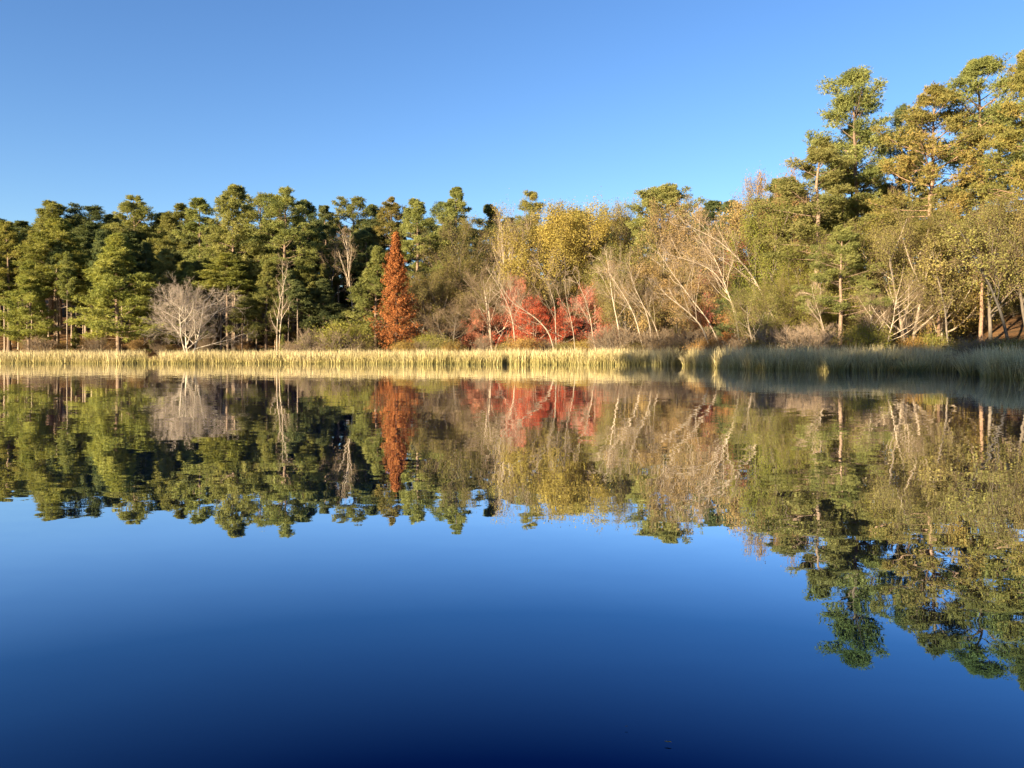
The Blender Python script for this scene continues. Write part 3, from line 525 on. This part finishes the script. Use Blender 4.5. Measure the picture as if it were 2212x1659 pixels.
# broadleaf, bare and coloured trees: name, mesh, u, d, v_top, width, (bark, twig, leaf), label
TREES = [
 ('bald_cypress', 'cypress', 856, 137, 506, 120, (BG, TW, 'rust'), 'rust-orange cone-shaped cypress, the only one of its kind'),
 ('bare_tree', 'bare_fan', 407, 133, 597, 150, (M['bark_white'], M['twig_white'], None), 'white leafless fan-shaped tree standing alone behind the golden reeds'),
 ('dead_tree', 'snag', 601, 138, 548, 50, (PL, TW, None), 'pale dead snag with broken branches left of the dark low pine'),
 ('bare_tree', 'bare_c', 764, 152, 482, 75, (PL, TW, None), 'grey bare tree, right one of the pair in the dark pines'),
 ('bare_tree', 'bare_c', 712, 156, 492, 80, (BG, TW, None), 'grey bare tree, left one of the pair in the dark pines'),
 ('broadleaf_tree', 'leafy_a', 1000, 158, 470, 150, (BG, TW, 'olive'), 'rounded olive tree below the double-topped pine'),
 ('broadleaf_tree', 'leafy_b', 936, 143, 592, 110, (BG, TW, 'olive'), 'olive-yellow tree touching the orange cypress on its right'),
 ('broadleaf_tree', 'leafy_c', 1030, 150, 560, 120, (BG, TW, 'olive'), 'olive and brown tree under the rounded olive tree'),
 ('bare_tree', 'bare_vase', 1098, 152, 436, 82, (PL, TP, None), 'pale grey vase-shaped bare tree reaching above the ridge line'),
 ('bare_tree', 'bare_a', 1065, 140, 560, 165, (PL, TW, None), 'large many-stemmed brown bare tree left of the red maples'),
 ('bare_tree', 'bare_a', 975, 138, 640, 110, (BG, TW, None), 'small dark twiggy tree right of the orange cypress'),
 ('broadleaf_tree', 'big_dome', 1214, 150, 437, 240, (BG, TW, 'yellow'), 'big dome-shaped golden-yellow tree in the middle'),
 ('broadleaf_tree', 'amber_dome', 1272, 153, 440, 150, (BG, TW, 'yellow'), 'narrower yellow tree joined to the right of the golden dome'),
 ('broadleaf_tree', 'sparse_brown', 1335, 148, 434, 120, (PL, TW, 'olive'), 'thin olive-brown tree with a spiky top right of the amber tree'),
 ('broadleaf_tree', 'leafy_b', 1345, 142, 540, 160, (BG, TW, 'olive'), 'low olive tree above the rose-red maple'),
 ('broadleaf_tree', 'sparse_brown', 1440, 134, 434, 180, (PL, TW, 'brown'), 'greyish half-bare tree in front of the domed pine'),
 ('broadleaf_tree', 'sparse_brown', 1500, 130, 452, 130, (BG, TW, 'brown'), 'purplish-brown thin tree right of the domed pine'),
 ('broadleaf_tree', 'leafy_b', 1470, 128, 560, 160, (BG, TW, 'olive'), 'brownish olive tree behind the slanting pale trunks'),
 ('broadleaf_tree', 'fine_leafy', 1400, 126, 560, 150, (BG, TW, 'brown'), 'tan brown tree behind the first slanting trunks'),
 ('broadleaf_tree', 'fine_leafy', 1590, 112, 452, 210, (BG, TW, 'brown'), 'wide brown dome of fine twigs behind the leaning pale trees'),
 ('broadleaf_tree', 'fine_leafy', 1520, 116, 600, 150, (BG, TW, 'brown'), 'brown thicket tree low between the leaning pale trees'),
 ('broadleaf_tree', 'sparse_brown', 1640, 116, 376, 105, (PL, TW, 'brown'), 'thin see-through tree against the sky left of the high pines'),
 ('broadleaf_tree', 'fine_leafy', 1705, 104, 362, 110, (BG, TW, 'brown'), 'pinkish-brown bare top beside the wide grey-green pine'),
 ('broadleaf_tree', 'leafy_b', 1650, 104, 430, 130, (BG, TW, 'green'), 'dull green tree right of the wide brown dome'),
 ('broadleaf_tree', 'leafy_b', 1745, 94, 540, 150, (BG, TW, 'green'), 'bright yellow-green tree behind the longest leaning trunk'),
 ('broadleaf_tree', 'leafy_c', 1700, 98, 600, 110, (BG, TW, 'green'), 'green low tree at the foot of the longest leaning trunk'),
 ('broadleaf_tree', 'leafy_a', 1880, 88, 470, 170, (BG, TW, 'green'), 'yellow-green tree under the airy lollipop pine'),
 ('broadleaf_tree', 'leafy_b', 1960, 84, 450, 170, (PL, TW, 'olive'), 'olive tree with pale limbs under the golden-tinged pine'),
 ('broadleaf_tree', 'leafy_c', 2030, 86, 440, 140, (PL, TW, 'amber'), 'tan-leaved tree beneath the highest pine'),
 ('broadleaf_tree', 'leafy_a', 2140, 80, 430, 190, (BG, TW, 'olive'), 'dark olive crown above the dark leaning trunk'),
 ('broadleaf_tree', 'leafy_b', 2225, 78, 420, 170, (BG, TW, 'olive'), 'olive tree cut off by the right edge'),
 ('broadleaf_tree', 'leafy_b', 2060, 96, 560, 170, (BG, TW, 'olive'), 'shaded olive tree behind the reddish pine trunks'),
 ('broadleaf_tree', 'leafy_a', 2180, 98, 560, 170, (BG, TW, 'olive'), 'shaded olive tree deep in the wood at the right edge'),
 ('bare_tree', 'bare_a', 1905, 80, 590, 130, (PL, TW, None), 'low twiggy bare tree bending over the shaded reeds'),
 ('bare_tree', 'bare_b', 2085, 96, 300, 90, (PL, TW, None), 'bare pale-limbed tree against the sky between two high pines'),
 ('bare_tree', 'bare_b', 1930, 98, 380, 80, (PL, TW, None), 'crooked pale bare tree under the dark set-back pine'),
 ('red_maple', 'spray', 1150, 134, 640, 130, (PL, TW, 'red'), 'bright red maple at the centre, left of the leaning fork'),
 ('red_maple', 'spray', 1215, 133, 668, 110, (PL, TW, 'red'), 'low bright red maple right behind the leaning fork'),
 ('red_maple', 'spray', 1275, 136, 612, 120, (PL, TW, 'crimson'), 'rose-red maple behind thin pale stems'),
 ('red_maple', 'spray', 1120, 138, 590, 70, (PL, TW, 'crimson'), 'faint pinkish maple behind the large brown bare tree'),
 ('red_maple', 'spray', 1045, 141, 660, 90, (PL, TW, 'crimson'), 'dark crimson maple inside the brown twigs'),
 ('red_maple', 'spray', 1585, 112, 515, 120, (PL, TW, 'crimson'), 'muted red maple high behind the leaning pale trees'),
 ('red_maple', 'spray', 1600, 106, 640, 90, (PL, TW, 'orange'), 'orange-red maple low among the leaning pale trees'),
 ('red_maple', 'spray', 1510, 112, 648, 60, (PL, TW, 'orange'), 'small orange maple at the left of the leaning pale trees'),
 ('shrub', 'shrub', 738, 134, 688, 90, (BG, TW, 'green'), 'yellow-green bush left of the orange cypress'),
 ('shrub', 'bare_shrub', 735, 132, 712, 90, (BG, TP, None), 'pale twiggy bush behind the reeds left of the orange cypress'),
 ('shrub', 'bare_shrub', 668, 134, 706, 50, (BG, TP, None), 'small upright bare bush right of the dead snag'),
 ('shrub', 'shrub', 925, 134, 716, 60, (BG, TW, 'green'), 'small green bush at the right foot of the orange cypress'),
 ('shrub', 'shrub', 1125, 131, 722, 40, (BG, TW, 'red'), 'small red bush at the left foot of the red maples'),
 ('shrub', 'bare_shrub', 1745, 82, 692, 140, (BG, TP, None), 'wide pale tangle of twigs behind the shaded reeds'),
 ('shrub', 'bare_shrub', 1680, 86, 700, 110, (BG, TP, None), 'tan twiggy bush at the foot of the longest leaning trunk'),
 ('shrub', 'shrub', 1870, 80, 690, 90, (BG, TW, 'green'), 'leafy green bush under the low bending bare tree'),
 ('shrub', 'shrub', 2010, 80, 712, 60, (BG, TW, 'green'), 'small green bush near the paired trunks on the right'),
 ('shrub', 'bare_shrub', 1500, 108, 702, 100, (BG, TW, None), 'brown brush behind the dark hole in the reeds'),
 ('shrub', 'bare_shrub', 1330, 118, 700, 110, (BG, TW, None), 'brown brush among the slanting pale trunks'),
 ('shrub', 'bare_shrub', 1420, 116, 705, 110, (BG, TW, None), 'brown brush right of the slanting pale trunks'),
]
for (nm, k, u, d, vt, wu, (b, tw_, lf), lb) in TREES:
    place(nm, k, u, d, vt, wu, [b, tw_] + ([M[lf]] if lf else [TW]), lb, rz=(u * 0.7131 + vt * 0.37) % 6.28, cat={'shrub': 'shrub'}.get(nm, 'tree'))

# stems that lean over the reeds; points are picture positions (u, v) from foot to tip, all at one distance
LEANERS = [
 (102, [(1692, 742), (1672, 690), (1652, 640), (1610, 570), (1560, 520), (1480, 480)], 0.27, PL, TP, None, 14, 'longest pale leaning trunk, rising up-left from beside the green trees'),
 (100, [(1545, 748), (1515, 700), (1480, 668), (1440, 640), (1405, 600)], 0.20, PL, TP, None, 10, 'pale trunk leaning far left low over the golden reeds'),
 (101, [(1628, 745), (1600, 700), (1578, 640), (1552, 590), (1500, 560), (1440, 545)], 0.18, PL, TP, None, 11, 'leaning pale tree with two bends between the other leaners'),
 (104, [(1600, 748), (1590, 690), (1565, 620), (1540, 560), (1495, 500)], 0.20, PL, TP, None, 11, 'steep leaning pale tree rising through the red maple'),
 (103, [(1566, 748), (1530, 690), (1490, 640), (1452, 590), (1420, 540)], 0.15, PL, TP, None, 9, 'thin pale leaner behind the low leaning trunk'),
 (118, [(1395, 742), (1375, 690), (1350, 640), (1318, 590), (1290, 550)], 0.16, PL, TP, None, 9, 'first of the slanting pale stems right of the rose-red maple'),
 (117, [(1412, 742), (1400, 690), (1372, 630), (1345, 560)], 0.15, PL, TP, None, 9, 'second slanting pale stem, slightly steeper'),
 (117, [(1438, 742), (1410, 690), (1385, 650), (1345, 620)], 0.13, PL, TP, None, 8, 'third slanting pale stem, leaning furthest of its cluster'),
 (119, [(1345, 742), (1335, 700), (1325, 660), (1318, 600), (1310, 540)], 0.17, PL, TP, None, 9, 'nearly upright pale stem of the slanting cluster'),
 (120, [(1290, 742), (1275, 690), (1262, 640), (1235, 590)], 0.13, PL, TP, None, 8, 'thin pale stem crossing the rose-red maple'),
 (122, [(1245, 744), (1236, 700), (1225, 650), (1215, 600)], 0.11, PL, TP, None, 8, 'slim pale stem left of the rose-red maple'),
 (124, [(1202, 744), (1185, 712), (1150, 680), (1100, 650), (1075, 600)], 0.19, PL, TP, None, 9, 'leaning forked trunk crossing the red maples'),
 (125, [(1204, 744), (1200, 700), (1198, 650), (1180, 600), (1160, 560)], 0.15, PL, TW, None, 9, 'upright grey stem rising from the leaning fork'),
 (127, [(1115, 745), (1108, 690), (1090, 640), (1060, 590)], 0.15, PL, TP, None, 9, 'pale stem at the left of the red maples'),
 (76, [(2184, 746), (2172, 690), (2150, 620), (2120, 555), (2090, 490)], 0.24, M['bark_shade'], TW, 'olive', 10, 'dark grey leaning trunk near the right edge'),
 (79, [(2052, 744), (2046, 680), (2032, 600), (2022, 540)], 0.17, BG, TW, 'olive', 10, 'slender grey tree with a curved side limb right of the paired trunks'),
 (82, [(1786, 746), (1783, 705), (1772, 660), (1765, 610)], 0.08, PL, TP, None, 6, 'short white stem at the edge of the shaded reeds'),
]
for i, (d, pts, r0, b, tw_, lf, l1, lb) in enumerate(LEANERS):
    u, v = pts[0]; x, y, z = at(u, d); rng = np.random.default_rng(300 + i); yy = rng.uniform(-1.5, 1.0)
    P = [((a - u) * d / F, yy * j / len(pts) * 2, max(CAM_H + (VH - c) * d / F - z, 0.0) if j else 0.0) for j, (a, c) in enumerate(pts)]
    key = 'leaning_%d' % i
    trunk_path(key, 400 + i, P, r0 * 0.72, l1=l1, l2=5, l3=5, l4=3, leaf=3 if lf else 0, lsize=0.12)
    put('leaning_tree', key, (x, y, z - 0.1), (1, 1, 1), 0, [b, tw_, M[lf] if lf else TW], lb, 'tree', 'slanting trees along the right half of the bank')

# big straight trunks of the right-hand wood, their crowns lost in the leaves above
for (u, d, r, vt, lb) in [(2118, 82, 0.34, 330, 'thick orange-barked pine trunk right of centre in the right wood'), (2028, 84, 0.30, 300, 'reddish pine trunk, left one of the close pair'),
                          (2037, 86, 0.27, 320, 'dark pine trunk, right one of the close pair'), (1998, 92, 0.26, 300, 'pale-lit pine trunk left of the close pair'), (2094, 96, 0.30, 340, 'pine trunk set back left of the thick orange-barked one')]:
    key = 'big_pine_%d' % u; pine(key, u, 30, 0.70, 4.5, 26, r0=r, top='cone', tufts=12, stubs=16, gap=0.2, bend=0.5, ln=0.34, wd=0.06)
    place('pine_tree', key, u, d, vt + 150, 120, [BR_, M['pine_gold']], lb, rz=1.0, group='pines along the far bank')

# deeper rows of the wood: pines that fill behind the named ones
LM = [(0, 'the left edge'), (122, 'the wide far-left pine'), (256, 'the conical pine'), (406, 'the white bare tree'), (506, 'the tallest pine'), (601, 'the dead snag'), (764, 'the grey bare pair'),
      (861, 'the orange cypress'), (985, 'the lumpy pine'), (1098, 'the vase tree'), (1215, 'the golden dome'), (1345, 'the slanting stems'), (1428, 'the domed pine'), (1545, 'the low leaning trunk'),
      (1692, 'the longest leaning trunk'), (1806, 'the fanned reed tuft'), (1905, 'the low bending tree'), (2032, 'the paired trunks'), (2118, 'the orange-barked trunk'), (2212, 'the right edge')]
ORD = ['first', 'second', 'third', 'fourth', 'fifth', 'sixth', 'seventh', 'eighth', 'ninth', 'tenth', 'eleventh', 'twelfth']
FILLED = {}
def note(o, base, u):
    k = sum(u >= a for a, _ in LM); FILLED.setdefault((base, k), []).append((u, o))
def name_filled():
    for (base, k), L_ in FILLED.items():
        L_.sort(key=lambda q: q[0])
        if k == 0: where = 'beyond the left edge of the picture'
        elif k == len(LM): where = 'beyond the right edge of the picture'
        else: where = 'between %s and %s' % (LM[k - 1][1], LM[k][1])
        for i, (u, o) in enumerate(L_):
            o['label'] = '%s %s' % (base, where) + ('' if len(L_) == 1 or k in (0, len(LM)) else ', %s leftmost' % ORD[min(i, 11)])
n = 0
def fill(u, d, vt, wu, keys, mats, lb, gp, jitter=8):
    global n
    n += 1; k = keys[rg.integers(len(keys))]; mt = mats[rg.integers(len(mats))]
    u = u + rg.normal(0, jitter)
    o = place('pine_tree', k, u, d + rg.normal(0, 3), vt + rg.normal(0, 9), wu * rg.uniform(0.85, 1.2), [BP if 'slim' not in k else M['bark_slim'], M[mt]], lb, rz=rg.uniform(0, 6.28), group=gp); note(o, lb, u)
for u in np.arange(-260, 820, 26): fill(u, 158 if int(u) % 2 else 166, 500, 85, ['slim_a', 'slim_b', 'tall_b'], ['pine', 'pine_dark'], 'slender mid-row pine', 'slender pines of the left stand')
for u in np.arange(-250, 700, 16): fill(u, 144 + rg.uniform(0, 14), 545 + rg.uniform(-50, 60), 50, ['slim_a', 'slim_b'], ['pine', 'pine_dark'], 'thin pole-stemmed pine', 'thin pole pines of the left stand')
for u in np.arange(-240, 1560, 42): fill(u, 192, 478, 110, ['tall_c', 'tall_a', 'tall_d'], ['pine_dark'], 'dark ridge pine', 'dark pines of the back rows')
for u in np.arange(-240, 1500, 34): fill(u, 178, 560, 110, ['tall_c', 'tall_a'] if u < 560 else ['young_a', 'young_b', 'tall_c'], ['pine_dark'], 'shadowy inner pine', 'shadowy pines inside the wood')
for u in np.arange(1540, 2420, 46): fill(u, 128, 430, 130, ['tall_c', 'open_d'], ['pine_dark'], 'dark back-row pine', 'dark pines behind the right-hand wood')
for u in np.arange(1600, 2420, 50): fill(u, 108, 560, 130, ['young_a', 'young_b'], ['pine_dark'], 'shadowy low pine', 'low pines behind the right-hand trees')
# understory broadleaf fill behind the middle and the right
for i, u in enumerate(np.arange(900, 1640, 52)):
    uu = u + rg.normal(0, 8); o = place('broadleaf_tree', ['leafy_b', 'sparse_brown', 'leafy_c'][i % 3], uu, 150 if u < 1350 else 128, 600 + rg.normal(0, 15), 130, [BG, TW, M[['olive', 'brown', 'olive'][i % 3]]],
          'brown and olive understory tree among the pale stems of the middle bank', rz=rg.uniform(0, 6), group='understory trees of the middle bank'); note(o, 'understory tree', uu)
for i, u in enumerate(np.arange(1640, 2420, 60)):
    uu = u + rg.normal(0, 8); o = place('broadleaf_tree', ['leafy_b', 'leafy_a'][i % 2], uu, 92, 620 + rg.normal(0, 15), 120, [BG, TW, M[['olive', 'green'][i % 2]]],
          'olive understory tree in the shade of the right-hand wood', rz=rg.uniform(0, 6), group='understory trees of the right-hand wood'); note(o, 'shaded tree', uu)
for i, u in enumerate(np.arange(-200, 2380, 46)):
    if u < 640 and i % 3: continue
    d = shore_d(u) + 12 + rg.uniform(0, 5); uu = u + rg.normal(0, 12); o = place('shrub', 'shrub' if i % 3 else 'bare_shrub', uu, d, 738 - rg.uniform(0, 18), 55 * 130 / d * rg.uniform(0.7, 1.2), [BG, TW, M[['brown', 'olive', 'amber'][i % 3]]],
          'knee-high brown and olive brush where the reeds meet the wood', rz=rg.uniform(0, 6), group='brush along the back of the reeds', cat='shrub'); note(o, 'low %s brush' % ['brown', 'olive', 'amber'][i % 3], uu)
for i, u in enumerate(np.arange(-180, 800, 19)):
    d = 136 + rg.uniform(2, 34); uu = u + rg.normal(0, 8); k = ['young_b', 'shrub', 'fine_leafy'][i % 3]; h = [4.0, 2.4, 3.2][i % 3] * rg.uniform(0.6, 1.3)
    x, y, z = at(uu, d); e_ = put(['pine_sapling', 'shrub', 'oak_sapling'][i % 3], k, (x, y, z - 0.05), (h / PROTO[k][2],) * 3, rg.uniform(0, 6), [BG, TW, M[['pine', 'brown', 'amber'][i % 3]]] if i % 3 else [BG, M['pine']], 'x', 'shrub' if i % 3 == 1 else 'tree', 'saplings and bushes on the floor of the left stand')
    note(e_, ['small green pine sapling', 'small brown bush', 'small amber-leaved sapling'][i % 3], uu)
name_filled()
# the near bank behind the camera, whose pines throw the shade over the right-hand reeds
NEAR = [(6, -10, 24), (-4, -9, 26), (-13, -12, 27), (-20, -8, 29.5), (-27, -12, 29.5), (-34, -9, 29.5), (-41, -13, 29.5), (-48, -8, 29.5), (-55, -12, 29.5), (-61, -8, 30), (-68, -12, 31.5), (-75, -8, 32), (-91, -9, 37), (-81, -12, 34.5), (-71, -15, 34), (-16, -22, 31), (-24, -15, 24), (-23, -17, 31), (-31, -16, 25), (-30, -23, 31), (-37, -17, 30), (-44, -24, 31), (-51, -18, 30.5), (-58, -24, 31), (-70, -23, 32), (-18, -15, 22)]
for i, (x, y, h) in enumerate(NEAR):
    k = ['tall_c', 'tall_a', 'young_a'][i % 3]; s = h / PROTO[k][2]
    put('pine_tree', k, (x, y, float(ground_z(x, y)) - 0.1), (s * 1.15, s * 1.15, s), i * 1.7, [BP, M['pine']], 'pine on the near bank behind the viewer', 'tree', 'pines of the near bank')

# ------------------------------------------------------------------ small things
def box(x0, x1, y0, y1, z0, z1):
    v = np.array([(x, y, z) for z in (z0, z1) for x, y in ((x0, y0), (x1, y0), (x1, y1), (x0, y1))], float)
    return v, np.array([(3, 2, 1, 0), (4, 5, 6, 7), (0, 1, 5, 4), (1, 2, 6, 5), (2, 3, 7, 6), (3, 0, 4, 7)])
def leafthing(u, v, ln, lb, seed):
    d = CAM_H * F / (v - VH); x = (u - U0) * d / F; rng = np.random.default_rng(seed); k = 9; t = np.linspace(-1, 1, k)
    wdt = 0.35 * (1 - t * t) ** 0.7; z = 0.012 + 0.10 * t ** 2 * ln + 0.03 * ln * np.sin(t * 3)
    V = np.stack([np.stack([t * ln, s * wdt * ln, z + 0.12 * ln * abs(s)], 1) for s in (-1, 0, 1)], 1).reshape(-1, 3); i = np.arange(k * 3).reshape(k, 3)
    q = np.concatenate([np.stack([i[:-1, s], i[1:, s], i[1:, s + 1], i[:-1, s + 1]], -1) for s in (0, 1)])
    me = mesh_of('floating_leaf', [(V, q, np.full(len(V), 0.8), 0, True)]); me.materials.append(M['brown']); o = bpy.data.objects.new('floating_leaf', me); COL.objects.link(o)
    o.location = (x, d, 0.0); o.rotation_euler = (0, 0, rng.uniform(-0.4, 0.4)); tag(o, lb, 'leaf')
leafthing(1353, 1575, 0.007, 'tiny curled leaf floating on the dark water, the farther of two', 1)
leafthing(1443, 1609, 0.014, 'small curled leaf floating near the bottom of the picture', 2)
# low pale-roofed shelter glimpsed through the trunks at the right edge
e = bpy.data.objects.new('shelter', None); COL.objects.link(e); sx, sy, sz = at(2185, 106); e.location = (sx, sy, sz); tag(e, 'low pale-roofed shelter glimpsed between the trunks at the right edge', 'shelter')
wood_m = bark('weathered_boards', (0.10, 0.08, 0.06), (0.2, 0.16, 0.12), 2, 0.3, 0.2); roof_m = bark('pale_metal_roof', (0.34, 0.31, 0.27), (0.5, 0.46, 0.4), 1, 1, 0.1)
rv = np.array([(-4.4, -2.6, 2.5), (4.4, -2.6, 2.5), (4.4, 0, 3.4), (-4.4, 0, 3.4), (4.4, 2.6, 2.5), (-4.4, 2.6, 2.5)], float); rv2 = rv + np.array([0, 0, 0.12]); rvv = np.concatenate([rv, rv2])
rq = np.array([(6, 7, 8, 9), (9, 8, 10, 11), (3, 2, 1, 0), (5, 4, 2, 3), (0, 1, 7, 6), (4, 5, 11, 10), (1, 2, 8, 7), (2, 4, 10, 8), (3, 0, 6, 9), (5, 3, 9, 11)])
rm = mesh_of('roof', [(rvv, rq, None, 0, False)]); rm.materials.append(roof_m); o = bpy.data.objects.new('roof', rm); COL.objects.link(o); o.parent = e
pm = mesh_of('post', [(*box(-0.09, 0.09, -0.09, 0.09, -0.4, 2.6), None, 0, False)]); pm.materials.append(wood_m)
for px in (-4, 0, 4):
    for py in (-2.3, 2.3): o = bpy.data.objects.new('post', pm); COL.objects.link(o); o.parent = e; o.location = (px, py, 0)
bm_ = mesh_of('beam', [(*box(-4.2, 4.2, -0.08, 0.08, 0, 0.25), None, 0, False)]); bm_.materials.append(wood_m)
for py in (-2.3, 2.3): o = bpy.data.objects.new('beam', bm_); COL.objects.link(o); o.parent = e; o.location = (0, py, 2.32)
import sys; print('TRIS', sum(len(m.loops) - 2 * len(m.polygons) for m in bpy.data.meshes), file=sys.stderr)
